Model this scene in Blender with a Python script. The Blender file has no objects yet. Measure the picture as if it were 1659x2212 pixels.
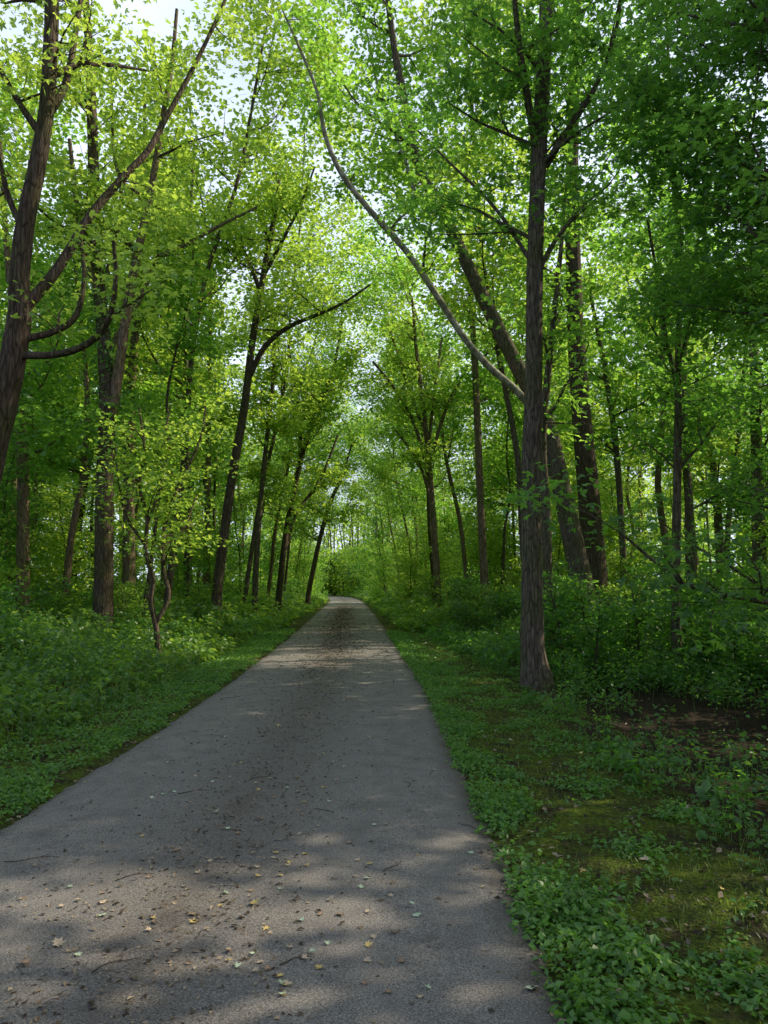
import bpy, math, random
import numpy as np
from mathutils import Vector
rng = np.random.default_rng(11)
C = bpy.context.scene.collection
F = 1609.0; PITCH = math.radians(5.7); H = 1.6
def ray(u, v):
    x = (u-829.5)/F; z = -(v-1106)/F
    return np.array([x, math.cos(PITCH)-z*math.sin(PITCH), math.sin(PITCH)+z*math.cos(PITCH)])
def P(u, v, Y):
    r = ray(u, v); return np.array([0, 0, H]) + r*(Y/r[1])
def G(u, v):
    r = ray(u, v); return np.array([0, 0, H]) - r*(H/r[2])
# ---------------------------------------------------------------- terrain
CY = [-30, 0, 11.5, 21, 48, 80, 100, 120, 140, 165, 200]
CXX = [-0.95, -0.95, -0.97, -1.3, -2.5, -4.1, -5.6, -8.6, -15, -31, -66]
def cx(y): return np.interp(y, CY, CXX)
def sst(a, b, t):
    t = np.clip((t-a)/(b-a), 0, 1); return t*t*(3-2*t)
def bumpy(x, y):
    return (np.sin(x*1.7+y*.6)*np.sin(y*1.3-x*.4)*.05 + np.sin(x*.53+1.3)*np.sin(y*.41+.7)*.12
            + np.sin(x*4.1+y*2.2)*np.sin(y*3.7-x*1.9)*.02)
def gz(x, y):
    x = np.asarray(x, float); y = np.asarray(y, float)
    d = x-cx(y)
    z = np.where(d < 0, -.10*sst(1.6, 4.5, -d)+.35*sst(8, 22, -d), 0.)
    ditch = -.34*sst(3.0, 4.6, d)*(1-sst(6.2, 9.5, d))*sst(1, 4, y)*(1-.5*sst(14, 22, y))
    z = z + np.where(d > 0, ditch + .5*sst(8, 22, d), 0.)
    z = z + bumpy(x, y)*sst(1.9, 4.0, np.abs(d))
    return z - .012*(1-sst(1.5, 1.8, np.abs(d)))
# ---------------------------------------------------------------- mesh helpers
def quads(name, V, Q, mat, parent=None, var=None, smooth=False, uv=None):
    V = np.ascontiguousarray(V, np.float32); Q = np.ascontiguousarray(Q, np.int32)
    if not np.isfinite(V).all(): print('NAN in', name); V = np.nan_to_num(V)
    me = bpy.data.meshes.new(name)
    me.vertices.add(len(V)); me.vertices.foreach_set('co', V.ravel())
    me.loops.add(Q.size); me.loops.foreach_set('vertex_index', Q.ravel())
    me.polygons.add(len(Q)); me.polygons.foreach_set('loop_start', np.arange(0, Q.size, Q.shape[1], dtype=np.int32))
    me.polygons.foreach_set('use_smooth', np.full(len(Q), smooth, bool))
    me.update(calc_edges=True)
    if var is not None:
        a = me.attributes.new('var', 'FLOAT', 'POINT'); a.data.foreach_set('value', np.ascontiguousarray(var, np.float32))
    if isinstance(mat, (list, tuple)):
        for m in mat: me.materials.append(m)
    else: me.materials.append(mat)
    o = bpy.data.objects.new(name, me); C.objects.link(o)
    if parent: o.parent = parent
    return o
def tag(o, label=None, cat=None, group=None, kind=None):
    if label: o['label'] = label
    if cat: o['category'] = cat
    if group: o['group'] = group
    if kind: o['kind'] = kind
    return o
def empty(name, loc, label=None, cat=None, group=None):
    o = bpy.data.objects.new(name, None); C.objects.link(o); o.location = [float(c) for c in loc]; o.empty_display_size = .3
    return tag(o, label, cat, group)
def nrm(a): return a/np.maximum(np.linalg.norm(a, axis=-1, keepdims=True), 1e-9)
def smooth_path(pts, rad, k=4):
    pts = np.asarray(pts, float); rad = np.asarray(rad, float)
    n = len(pts)
    if n < 3: return pts, rad
    e = np.vstack([2*pts[0]-pts[1], pts, 2*pts[-1]-pts[-2]])
    op = []; orr = []
    for i in range(n-1):
        p0, p1, p2, p3 = e[i:i+4]
        for j in range(k):
            t = j/k
            op.append(.5*((2*p1)+(-p0+p2)*t+(2*p0-5*p1+4*p2-p3)*t*t+(-p0+3*p1-3*p2+p3)*t**3))
            orr.append(rad[i]*(1-t)+rad[i+1]*t)
    op.append(pts[-1]); orr.append(rad[-1])
    return np.array(op), np.array(orr)
def tube(pts, rad, k):
    pts = np.asarray(pts, float); n = len(pts)
    T = nrm(np.gradient(pts, axis=0))
    ref = np.array([0.13, 0.99, 0.05]) if abs(T[:, 1]).mean() < .8 else np.array([.99, .1, .1])
    A = nrm(np.cross(T, ref)); B = np.cross(T, A)
    th = np.linspace(0, 2*np.pi, k, endpoint=False)
    R = np.asarray(rad)[:, None, None]
    if k >= 10:
        w = 1+.04*np.sin(th*3+1)+.03*np.sin(th*5+2)
        R = R*w[None, :, None]*(1+rng.normal(0, .015, (n, k, 1)))
    V = pts[:, None, :]+R*(np.cos(th)[None, :, None]*A[:, None, :]+np.sin(th)[None, :, None]*B[:, None, :])
    i = np.arange(n-1)[:, None]*k; j = np.arange(k)[None, :]; j2 = (j+1) % k
    Q = np.stack([i+j, i+j2, i+k+j2, i+k+j], -1).reshape(-1, 4)
    return V.reshape(-1, 3), Q
def tubes_obj(name, tl, mat, parent, origin):
    Vs = []; Qs = []; o = 0
    for pts, rad, k in tl:
        V, Q = tube(pts, rad, k); Vs.append(V); Qs.append(Q+o); o += len(V)
    return quads(name, np.vstack(Vs)-origin, np.vstack(Qs), mat, parent, smooth=True)
def leafgeo(pos, n, d, L, var, lobes=1, wide=.36):
    s = np.cross(n, d); out = []; vs = []
    if lobes == 1: sets = [(0, 1.0)]
    else: sets = [(0, 1.0), (.95, .8), (-.95, .8)]
    for a, f in sets:
        dd = d*math.cos(a)+s*math.sin(a); ss = np.cross(n, dd); l = (L*f)[:, None]; w = wide if lobes == 1 else .24
        out.append(np.stack([pos, pos+dd*l*.5+ss*l*w+n*l*.08, pos+dd*l-n*l*.08, pos+dd*l*.5-ss*l*w+n*l*.08], 1).reshape(-1, 3))
        vs.append(np.repeat(var, 4))
    return np.vstack(out), np.concatenate(vs)
def leaves(Cc, R, per, size, lobes=1, flat=.13, tilt=.28, droop=.3):
    Cc = np.asarray(Cc, float); n = len(Cc)
    R = np.broadcast_to(np.asarray(R, float), (n,))
    N = rng.normal(0, tilt, (n, 3)); N[:, 2] = 1; N = nrm(N)
    A = nrm(np.cross(N, rng.normal(0, 1, (n, 3)))); B = np.cross(N, A)
    idx = np.repeat(np.arange(n), per); m = len(idx)
    r = np.sqrt(rng.random(m)); th = rng.random(m)*2*np.pi
    out = np.cos(th)[:, None]*A[idx]+np.sin(th)[:, None]*B[idx]
    pos = Cc[idx]+out*(r*R[idx])[:, None]+N[idx]*(rng.normal(0, flat, m)*R[idx])[:, None]
    pos[:, 2] -= droop*r*r*R[idx]
    nn = nrm(N[idx]+rng.normal(0, .42, (m, 3)))
    d = out*.7+rng.normal(0, .6, (m, 3)); d[:, 2] -= .25
    d = nrm(d-nn*(d*nn).sum(1, keepdims=True))
    L = size*(.55+.9*rng.random(m))
    var = np.clip(.6*rng.random(n)[idx]+.4*rng.random(m), 0, 1)
    return leafgeo(pos, nn, d, L, var, lobes, .38)
def leaf_obj(name, V, var, mat, parent, origin=np.zeros(3)):
    return quads(name, V-origin, np.arange(len(V)).reshape(-1, 4), mat, parent, var=var)
# ---------------------------------------------------------------- materials
def newmat(name):
    m = bpy.data.materials.new(name); m.use_nodes = True
    nt = m.node_tree; nt.nodes.clear(); return m, nt, nt.nodes, nt.links
def ramp(N, stops):
    r = N.new('ShaderNodeValToRGB'); e = r.color_ramp.elements
    while len(e) < len(stops): e.new(.5)
    for i, (p, c) in enumerate(stops): e[i].position = p; e[i].color = (*c, 1)
    return r
def leaf_mat(name, dark, mid, light, trans, tf=.42, gloss=.05):
    m, nt, N, L = newmat(name)
    a = N.new('ShaderNodeAttribute'); a.attribute_name = 'var'
    r = ramp(N, [(0, dark), (.5, mid), (1, light)]); L.new(a.outputs['Fac'], r.inputs[0])
    p = N.new('ShaderNodeBsdfDiffuse'); L.new(r.outputs[0], p.inputs['Color'])
    t = N.new('ShaderNodeBsdfTranslucent')
    tr = ramp(N, [(0, tuple(c*.55 for c in trans)), (1, tuple(min(.95, c*1.35) for c in trans))]); L.new(a.outputs['Fac'], tr.inputs[0])
    L.new(tr.outputs[0], t.inputs[0])
    s = N.new('ShaderNodeMixShader'); s.inputs[0].default_value = tf
    L.new(p.outputs[0], s.inputs[1]); L.new(t.outputs[0], s.inputs[2])
    g = N.new('ShaderNodeBsdfGlossy'); g.inputs['Roughness'].default_value = .42
    s2 = N.new('ShaderNodeMixShader'); s2.inputs[0].default_value = gloss; L.new(s.outputs[0], s2.inputs[1]); L.new(g.outputs[0], s2.inputs[2])
    o = N.new('ShaderNodeOutputMaterial'); L.new(s2.outputs[0], o.inputs[0]); return m
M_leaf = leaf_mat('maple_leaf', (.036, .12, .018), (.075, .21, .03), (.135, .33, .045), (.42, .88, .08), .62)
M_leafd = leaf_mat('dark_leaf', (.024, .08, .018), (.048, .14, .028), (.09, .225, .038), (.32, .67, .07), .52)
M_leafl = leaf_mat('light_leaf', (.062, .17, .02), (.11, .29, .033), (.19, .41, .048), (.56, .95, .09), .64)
M_herb = leaf_mat('herb_leaf', (.028, .085, .02), (.058, .155, .03), (.115, .25, .045), (.26, .52, .06), .4)
M_herb2 = leaf_mat('weed_leaf', (.055, .13, .022), (.11, .23, .036), (.2, .35, .055), (.45, .72, .07), .43)
M_creep = leaf_mat('creeper_leaf', (.038, .105, .018), (.085, .21, .032), (.18, .37, .055), (.28, .56, .06), .4)
M_grass = leaf_mat('grass_blade', (.08, .13, .02), (.14, .21, .03), (.23, .3, .05), (.3, .46, .05), .35)
M_litter = leaf_mat('litter_bits', (.035, .026, .018), (.12, .088, .058), (.42, .33, .22), (.1, .06, .02), .1, .02)
def bark_mat(name, c0, c1, c2, sc=9, stretch=.16, bump=.7, mottled=False):
    m, nt, N, L = newmat(name)
    tc = N.new('ShaderNodeTexCoord'); mp = N.new('ShaderNodeMapping'); mp.inputs['Scale'].default_value = (1, 1, stretch)
    L.new(tc.outputs['Object'], mp.inputs[0])
    n1 = N.new('ShaderNodeTexNoise'); n1.inputs['Scale'].default_value = sc*3; n1.inputs['Detail'].default_value = 8; n1.inputs['Roughness'].default_value = .65
    L.new(mp.outputs[0], n1.inputs[0])
    vo = N.new('ShaderNodeTexVoronoi'); vo.feature = 'DISTANCE_TO_EDGE'; vo.inputs['Scale'].default_value = sc*2.2
    L.new(mp.outputs[0], vo.inputs['Vector'])
    n2 = N.new('ShaderNodeTexNoise'); n2.inputs['Scale'].default_value = 1.6; n2.inputs['Detail'].default_value = 4; L.new(tc.outputs['Object'], n2.inputs[0])
    r = ramp(N, [(.3, c0), (.52, c1), (.75, c2)]); L.new(n1.outputs[0], r.inputs[0])
    r2 = ramp(N, [(0, (.35, .35, .35)), (.12, (1, 1, 1))]); L.new(vo.outputs[0], r2.inputs[0])
    mx = N.new('ShaderNodeMix'); mx.data_type = 'RGBA'; mx.blend_type = 'MULTIPLY'; mx.inputs['Factor'].default_value = .3 if mottled else .8
    L.new(r.outputs[0], mx.inputs['A']); L.new(r2.outputs[0], mx.inputs['B'])
    r3 = ramp(N, [(.45, (1, 1, 1)), (.62, (.75, .95, .55) if not mottled else (.42, .4, .3))]); L.new(n2.outputs[0], r3.inputs[0])
    m2 = N.new('ShaderNodeMix'); m2.data_type = 'RGBA'; m2.blend_type = 'MULTIPLY'; m2.inputs['Factor'].default_value = .8
    L.new(mx.outputs['Result'], m2.inputs['A']); L.new(r3.outputs[0], m2.inputs['B'])
    if mottled: n2.inputs['Scale'].default_value = 5
    p = N.new('ShaderNodeBsdfPrincipled'); p.inputs['Roughness'].default_value = .9; p.inputs['Specular IOR Level'].default_value = .15
    L.new(m2.outputs['Result'], p.inputs['Base Color'])
    ad = N.new('ShaderNodeMath'); ad.operation = 'ADD'; L.new(n1.outputs[0], ad.inputs[0]); L.new(r2.outputs[0], ad.inputs[1])
    b = N.new('ShaderNodeBump'); b.inputs['Strength'].default_value = bump*(.4 if mottled else 1); b.inputs['Distance'].default_value = .03
    L.new(ad.outputs[0], b.inputs['Height']); L.new(b.outputs[0], p.inputs['Normal'])
    o = N.new('ShaderNodeOutputMaterial'); L.new(p.outputs[0], o.inputs[0]); return m
B_grey = bark_mat('grey_bark', (.07, .053, .04), (.165, .13, .1), (.3, .245, .19))
B_brown = bark_mat('brown_bark', (.052, .037, .027), (.12, .088, .065), (.24, .18, .13))
B_pale = bark_mat('mottled_bark', (.25, .235, .17), (.44, .41, .32), (.62, .59, .48), sc=5, stretch=.5, mottled=True)
B_red = bark_mat('reddish_bark', (.1, .066, .046), (.24, .17, .12), (.44, .32, .23))

# ---------------------------------------------------------------- ground
def axis(parts):
    return np.unique(np.concatenate([np.arange(a, b, s) for a, b, s in parts]))
gx = axis([(-600, -60, 40), (-60, -12, 2), (-12, 12, .16), (12, 60, 2), (60, 641, 40)])
gy = axis([(-60, -4, 4), (-4, 30, .2), (30, 80, 1), (80, 260, 4), (260, 1000, 60)])
X, Y = np.meshgrid(gx, gy)
Z = gz(X, Y)
nx, ny = len(gx), len(gy)
near = (np.abs(X) < 12) & (Y < 30)
Z = Z+np.where(near & (np.abs(X-cx(Y)) > 1.75), rng.normal(0, .009, X.shape), 0)
V = np.stack([X, Y, Z], -1).reshape(-1, 3)
I = (np.arange(ny-1)[:, None]*nx+np.arange(nx-1)[None, :])
Q = np.stack([I, I+1, I+nx+1, I+nx], -1).reshape(-1, 4)
D = X-cx(Y)
moss = (1-sst(2.9, 4.2, np.abs(D)))*.97
def ground_mat():
    m, nt, N, L = newmat('woodland_floor')
    tc = N.new('ShaderNodeTexCoord')
    a = N.new('ShaderNodeAttribute'); a.attribute_name = 'var'
    n1 = N.new('ShaderNodeTexNoise'); n1.inputs['Scale'].default_value = 2.4; n1.inputs['Detail'].default_value = 10; n1.inputs['Roughness'].default_value = .8
    n2 = N.new('ShaderNodeTexNoise'); n2.inputs['Scale'].default_value = 38; n2.inputs['Detail'].default_value = 6; n2.inputs['Roughness'].default_value = .7
    n3 = N.new('ShaderNodeTexVoronoi'); n3.inputs['Scale'].default_value = 55
    for n in (n1, n2, n3): L.new(tc.outputs['Object'], n.inputs['Vector'])
    soil = ramp(N, [(.3, (.02, .014, .01)), (.55, (.06, .043, .03)), (.75, (.15, .11, .08))]); L.new(n2.outputs[0], soil.inputs[0])
    ms = ramp(N, [(.3, (.035, .05, .01)), (.52, (.11, .16, .018)), (.72, (.25, .31, .035))]); L.new(n2.outputs[0], ms.inputs[0])
    ad = N.new('ShaderNodeMath'); ad.operation = 'MULTIPLY_ADD'; L.new(a.outputs['Fac'], ad.inputs[0]); ad.inputs[1].default_value = .55; L.new(n1.outputs[0], ad.inputs[2])
    th = N.new('ShaderNodeMapRange'); th.inputs['From Min'].default_value = .92; th.inputs['From Max'].default_value = 1.1; L.new(ad.outputs[0], th.inputs['Value'])
    mx = N.new('ShaderNodeMix'); mx.data_type = 'RGBA'; L.new(th.outputs[0], mx.inputs['Factor']); L.new(soil.outputs[0], mx.inputs['A']); L.new(ms.outputs[0], mx.inputs['B'])
    p = N.new('ShaderNodeBsdfPrincipled'); p.inputs['Roughness'].default_value = .95; p.inputs['Specular IOR Level'].default_value = .1
    L.new(mx.outputs['Result'], p.inputs['Base Color'])
    s = N.new('ShaderNodeMath'); s.operation = 'ADD'; L.new(n2.outputs[0], s.inputs[0]); L.new(n3.outputs['Distance'], s.inputs[1])
    b = N.new('ShaderNodeBump'); b.inputs['Strength'].default_value = .9; b.inputs['Distance'].default_value = .03; L.new(s.outputs[0], b.inputs['Height']); L.new(b.outputs[0], p.inputs['Normal'])
    o = N.new('ShaderNodeOutputMaterial'); L.new(p.outputs[0], o.inputs[0]); return m
tag(quads('ground', V, Q, ground_mat(), var=moss.ravel(), smooth=True), kind='structure')
# path
def path_mat():
    m, nt, N, L = newmat('worn_asphalt')
    tc = N.new('ShaderNodeTexCoord'); a = N.new('ShaderNodeAttribute'); a.attribute_name = 'var'
    def noise(s, d, r=.6):
        n = N.new('ShaderNodeTexNoise'); n.inputs['Scale'].default_value = s; n.inputs['Detail'].default_value = d; n.inputs['Roughness'].default_value = r
        L.new(tc.outputs['Object'], n.inputs['Vector']); return n
    n1 = noise(3.5, 9, .75); n2 = noise(120, 4, .85)
    base = ramp(N, [(.3, (.165, .152, .14)), (.55, (.24, .223, .205)), (.75, (.32, .3, .275))]); L.new(n1.outputs[0], base.inputs[0])
    gr = ramp(N, [(.37, (.3, .3, .3)), (.5, (.92, .92, .92)), (.63, (1.9, 1.87, 1.8))]); L.new(n2.outputs[0], gr.inputs[0])
    mx = N.new('ShaderNodeMix'); mx.data_type = 'RGBA'; mx.blend_type = 'MULTIPLY'; mx.inputs['Factor'].default_value = .9
    L.new(base.outputs[0], mx.inputs['A']); L.new(gr.outputs[0], mx.inputs['B'])
    c = N.new('ShaderNodeMath'); c.operation = 'ABSOLUTE'
    c0 = N.new('ShaderNodeMath'); c0.operation = 'ADD'; c0.inputs[1].default_value = .03; L.new(a.outputs['Fac'], c0.inputs[0]); L.new(c0.outputs[0], c.inputs[0])
    mid = N.new('ShaderNodeMapRange'); mid.inputs['From Min'].default_value = 0; mid.inputs['From Max'].default_value = .5; mid.inputs['To Min'].default_value = .22; mid.inputs['To Max'].default_value = 0
    L.new(c.outputs[0], mid.inputs['Value'])
    ed = N.new('ShaderNodeMapRange'); ed.inputs['From Min'].default_value = .84; ed.inputs['From Max'].default_value = 1.; ed.inputs['To Min'].default_value = 0; ed.inputs['To Max'].default_value = .4
    L.new(c.outputs[0], ed.inputs['Value'])
    s1 = N.new('ShaderNodeMath'); s1.operation = 'ADD'; L.new(mid.outputs[0], s1.inputs[0]); L.new(ed.outputs[0], s1.inputs[1])
    s2 = N.new('ShaderNodeMath'); s2.operation = 'ADD'; L.new(s1.outputs[0], s2.inputs[0]); L.new(n1.outputs[0], s2.inputs[1])
    th = N.new('ShaderNodeMapRange'); th.inputs['From Min'].default_value = .56; th.inputs['From Max'].default_value = .82; th.inputs['To Max'].default_value = .75; L.new(s2.outputs[0], th.inputs['Value'])
    soil = ramp(N, [(.38, (.05, .04, .031)), (.62, (.18, .148, .118))]); L.new(n2.outputs[0], soil.inputs[0])
    m2 = N.new('ShaderNodeMix'); m2.data_type = 'RGBA'; L.new(th.outputs[0], m2.inputs['Factor']); L.new(mx.outputs['Result'], m2.inputs['A']); L.new(soil.outputs[0], m2.inputs['B'])
    p = N.new('ShaderNodeBsdfPrincipled'); p.inputs['Roughness'].default_value = .9; p.inputs['Specular IOR Level'].default_value = .12
    L.new(m2.outputs['Result'], p.inputs['Base Color'])
    b = N.new('ShaderNodeBump'); b.inputs['Strength'].default_value = .8; b.inputs['Distance'].default_value = .01; L.new(n2.outputs[0], b.inputs['Height']); L.new(b.outputs[0], p.inputs['Normal'])
    o = N.new('ShaderNodeOutputMaterial'); L.new(p.outputs[0], o.inputs[0]); return m
py = axis([(-20, 2, .5), (2, 30, .06), (30, 240, .8)])
us = np.linspace(-1, 1, 25)
def edge(a, w0): return w0+.018*np.sin(py*1.3+a)+rng.normal(0, .014, len(py))+.12*sst(15, 60, py)
wl = edge(0, 1.62); wr = edge(2, 1.73)
W = np.where(us[None, :] < 0, wl[:, None], wr[:, None])
PX = cx(py)[:, None]+us[None, :]*W
PZ = .012+.02*(1-us[None, :]**2)+.004*np.sin(py*1.1)[:, None]*np.ones_like(PX)
PZ[:, 0] = -.03; PZ[:, -1] = -.03
V = np.stack([PX, np.repeat(py[:, None], 25, 1), PZ], -1).reshape(-1, 3)
I = np.arange(len(py)-1)[:, None]*25+np.arange(24)[None, :]
Q = np.stack([I, I+1, I+26, I+25], -1).reshape(-1, 4)
tag(quads('path', V, Q, path_mat(), var=np.tile(us, len(py)), smooth=True), kind='structure')
def pz(x, y): return .012+.02*(1-((x-cx(y))/1.65)**2)+.004*np.sin(y*1.1)

# ---------------------------------------------------------------- branch growth
def grow(p, d, Lg, r, lev, mx, tl, sp, up=.08):
    n = int(min(8, max(3, Lg/.45)))
    pts = [p]; dirs = [d]
    for i in range(n):
        d = d+rng.normal(0, .14, 3); d[2] += up; d = d/np.linalg.norm(d)
        p = p+d*(Lg/n); pts.append(p); dirs.append(d)
    pts = np.array(pts); rad = np.linspace(r, max(r*.3, .004), n+1)
    tl.append((pts, rad, 6 if lev == 0 else (4 if lev == 1 else 3)))
    if lev < mx:
        nc = int(Lg/(.75 if lev == 0 else .6))+2
        for t in np.linspace(.22, 1, nc):
            i = min(n, int(t*n)); dd = dirs[i]
            q = np.cross(dd, rng.normal(0, 1, 3)); q = q/np.linalg.norm(q); q[2] *= .6
            cd = dd*.65+q*.8; cd /= np.linalg.norm(cd)
            grow(pts[i], cd, Lg*.5*(1.25-.5*t)*rng.uniform(.75, 1.2), rad[i]*.6, lev+1, mx, tl, sp, up*.5)
    if lev >= mx-1 and lev > 0 or mx == 1:
        for i in range(max(1, n//2), n+1):
            if lev == mx or rng.random() < .4: sp.append(pts[i]+rng.normal(0, .08, 3))
def crown_on(poly, rad, nb, Lr, t0, tl, sp, bias=(0, 0, 0), up=.08, mx=2, elev=(.1, .9)):
    n = len(poly)
    for k in range(nb):
        t = t0+(1-t0)*(k+rng.random())/nb
        i = min(n-1, int(t*(n-1)))
        a = rng.random()*2*math.pi
        d = np.array([math.cos(a), math.sin(a), rng.uniform(*elev)])+np.array(bias); d /= np.linalg.norm(d)
        Lb = Lr*(1.15-.55*(t-t0)/(1-t0))*rng.uniform(.7, 1.2)
        grow(poly[i], d, Lb, min(rad[i]*.5, .045), 0, mx, tl, sp, up)
def hero(name, label, Yd, trunk, limbs=(), nb=14, Lr=3.2, t0=.4, per=18, ls=.13, lobes=1, R=.6, mat=B_grey, lm=None, bias=(0, 0, 0),
         dyt=0, dyl=2, nbl=4, Ll=2.0, cat='tree', ivy=None, limbdy=None, up=.08, elev=(.1, .9), limbmat=None):
    lm = lm or M_leaf; limbmat = limbmat or mat
    if Yd > 15.5: per = int(per*.85+.5)
    pts = [P(u, v, Yd+dyt*i/len(trunk)) for i, (u, v, w) in enumerate(trunk)]
    rad = [w/2/F*Yd for u, v, w in trunk]
    base = pts[0].copy(); g = float(gz(base[0], base[1]))
    if base[2] > g-.1:
        slope = (pts[0]-pts[1])/max(.1, pts[1][2]-pts[0][2])
        base = pts[0]+slope*(pts[0][2]-g)*.5; base[2] = g-.15; base[1] = Yd
        low = base*.7+pts[0]*.3; low[2] = g+.2
        if pts[0][2] > g+.5:
            pts = [base, low]+pts; rad = [rad[0]*1.4, rad[0]*1.1]+rad
        else:
            pts = [base, low]+pts[1:]; rad = [rad[0]*1.3, rad[0]*1.04]+rad[1:]
    else: pts[0][2] = g-.15
    org = np.array([pts[0][0], pts[0][1], g])
    t = empty(name, org, label, cat)
    pp, rr = smooth_path(pts, rad, 5)
    rr = rr*(1+rng.normal(0, .01, len(rr)))
    V, Q = tube(pp, rr, 16 if Yd < 23 else 10)
    quads('trunk', V-org, Q, mat, t, smooth=True)
    tl = []; sp = []
    crown_on(pp, rr, nb, Lr, t0, tl, sp, bias, up=up, elev=elev)
    for li, lb in enumerate(limbs):
        dy = limbdy[li] if limbdy else dyl*(1 if li % 2 else -.6)
        lp = [P(u, v, Yd+dy*i/(len(lb)-1)) for i, (u, v, w) in enumerate(lb)]
        j = np.argmin(np.linalg.norm(pp-lp[0], axis=1))
        lp[0] = pp[j] if np.linalg.norm(pp[j]-lp[0]) > rr[j]*.9 else lp[0]
        lr = [w/2/F*Yd for u, v, w in lb]
        q, qr = smooth_path(lp, lr, 4)
        V, Q = tube(q, qr, 10); lo = quads('limb', V-org, Q, limbmat, t, smooth=True)
        tl2 = []
        crown_on(q, qr, nbl, Ll, .3, tl2, sp, bias, up=up, elev=elev)
        if tl2: tubes_obj('branches', tl2, mat, lo, org)
    if tl: tubes_obj('branches', tl, mat, t, org)
    if sp:
        V, va = leaves(sp, rng.uniform(.6, 1.3, len(sp))*R, per, ls*1.05, lobes)
        leaf_obj('crown', V, va, lm, t, org)
    if ivy:
        a, b = ivy
        sel = [i for i in range(len(pp)) if a < pp[i][2] < b]
        cc = np.repeat(pp[sel], 12, 0); r_ = np.repeat(rr[sel], 12)
        th = rng.random(len(cc))*2*np.pi
        nn = np.stack([np.cos(th), np.sin(th), .35+0*th], -1)
        cc = cc+nn*(r_*1.1+.03+rng.random(len(cc))*.1)[:, None]+rng.normal(0, .12, (len(cc), 3))*[.4, .4, 1.6]
        V, va = leaves(cc, .16, 6, .09, 1, flat=.5, tilt=2.)
        leaf_obj('ivy', V, va, M_leafd, t, org)
    return t
# ---- right side
hero('tree', 'thick straight dark trunk alone at the right path edge, nearest of the right trees', 12.6,
     [(1160, 1472, 68), (1152, 1400, 51), (1150, 1250, 44), (1149, 1000, 41), (1154, 800, 38), (1156, 600, 36), (1162, 400, 35), (1172, 200, 34), (1182, 0, 31), (1192, -200, 25), (1196, -450, 14)],
     [[(1178, 360, 18), (1230, 275, 14), (1285, 190, 11), (1330, 70, 8), (1345, -60, 6)],
      [(1175, 590, 13), (1200, 520, 11), (1255, 450, 8), (1320, 395, 6)],
      [(1160, 330, 18), (1138, 200, 16), (1120, 80, 13), (1105, -80, 9)],
      [(1150, 570, 10), (1070, 450, 8), (970, 350, 6), (880, 260, 4)]],
     nb=8, Lr=2.4, t0=.56, per=12, ls=.1, lobes=3, R=.5, mat=B_grey, lm=M_leafd, nbl=3, Ll=1.4)
hero('tree', 'leaning mottled tree right of the path whose long pale limb arches over it', 21,
     [(1255, 1250, 48), (1215, 1060, 40), (1185, 930, 38), (1150, 850, 35), (1112, 780, 32), (1062, 680, 30), (1000, 550, 27), (950, 440, 25), (908, 370, 22), (880, 250, 19), (855, 120, 16), (838, 0, 13), (822, -120, 9)],
     [[(1185, 930, 17), (1122, 850, 16), (1055, 790, 15), (1000, 725, 14), (945, 640, 14), (880, 545, 13), (800, 455, 12), (738, 375, 11), (702, 290, 9), (686, 200, 7), (650, 110, 6), (610, 20, 4)],
      [(950, 440, 12), (900, 420, 10), (870, 330, 8), (820, 200, 7), (790, 60, 5)]],
     nb=7, Lr=2.8, t0=.72, per=14, ls=.135, mat=B_grey, lm=M_leaf, nbl=5, Ll=2.0, limbdy=[-3, 2], limbmat=B_pale)
hero('tree', 'stout upright trunk right of the path, immediately right of the leaning mottled tree', 22.5,
     [(1285, 1250, 56), (1275, 1100, 46), (1257, 900, 41), (1246, 750, 37), (1240, 600, 34), (1236, 400, 30), (1240, 200, 25), (1245, 0, 20), (1246, -220, 12)],
     nb=10, Lr=3.2, t0=.55, per=15, ls=.15, mat=B_brown)
hero('tree', 'thin trunk half hidden directly behind the thick straight right trunk', 17,
     [(1184, 1320, 22), (1180, 1100, 20), (1172, 950, 18), (1190, 750, 14), (1210, 560, 10), (1225, 380, 6)], nb=6, Lr=1.6, t0=.6, per=12, ls=.13)
hero('tree', 'slim pale upright tree on the right, between the path and the thick straight trunk', 28,
     [(1047, 1250, 18), (1040, 1120, 16), (1031, 900, 15), (1026, 780, 14), (1016, 620, 12), (1010, 450, 8), (1005, 300, 5)], nb=8, Lr=2.2, t0=.5, per=14, ls=.17, mat=B_red)
hero('tree', 'reddish multi-stemmed tree fanning out just right of where the path vanishes', 32,
     [(945, 1260, 15), (935, 1100, 13), (925, 980, 12), (915, 880, 10), (900, 760, 8), (890, 640, 5)],
     [[(932, 1050, 8), (900, 930, 8), (860, 850, 7), (805, 780, 5)], [(925, 980, 8), (937, 860, 7), (955, 730, 5)],
      [(929, 1010, 8), (965, 880, 7), (1010, 790, 5)], [(920, 940, 8), (880, 830, 7), (835, 690, 5)], [(936, 1100, 7), (905, 1000, 6), (855, 930, 4)]],
     nb=4, Lr=1.8, t0=.7, per=11, ls=.16, mat=B_red, nbl=3, Ll=1.4, lm=M_leafl)
hero('tree', 'slender dark tree at the right of the photo forking at half its height', 16,
     [(1460, 1290, 20), (1462, 1100, 18), (1465, 900, 16), (1466, 740, 14), (1472, 560, 12), (1456, 400, 10), (1446, 200, 7), (1440, 0, 5)],
     [[(1463, 840, 10), (1437, 720, 9), (1420, 600, 7), (1398, 470, 5)], [(1466, 700, 8), (1500, 560, 7), (1520, 420, 5)]],
     nb=9, Lr=2.0, t0=.38, per=15, ls=.12, lm=M_leafd, nbl=4, Ll=1.4)
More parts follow.
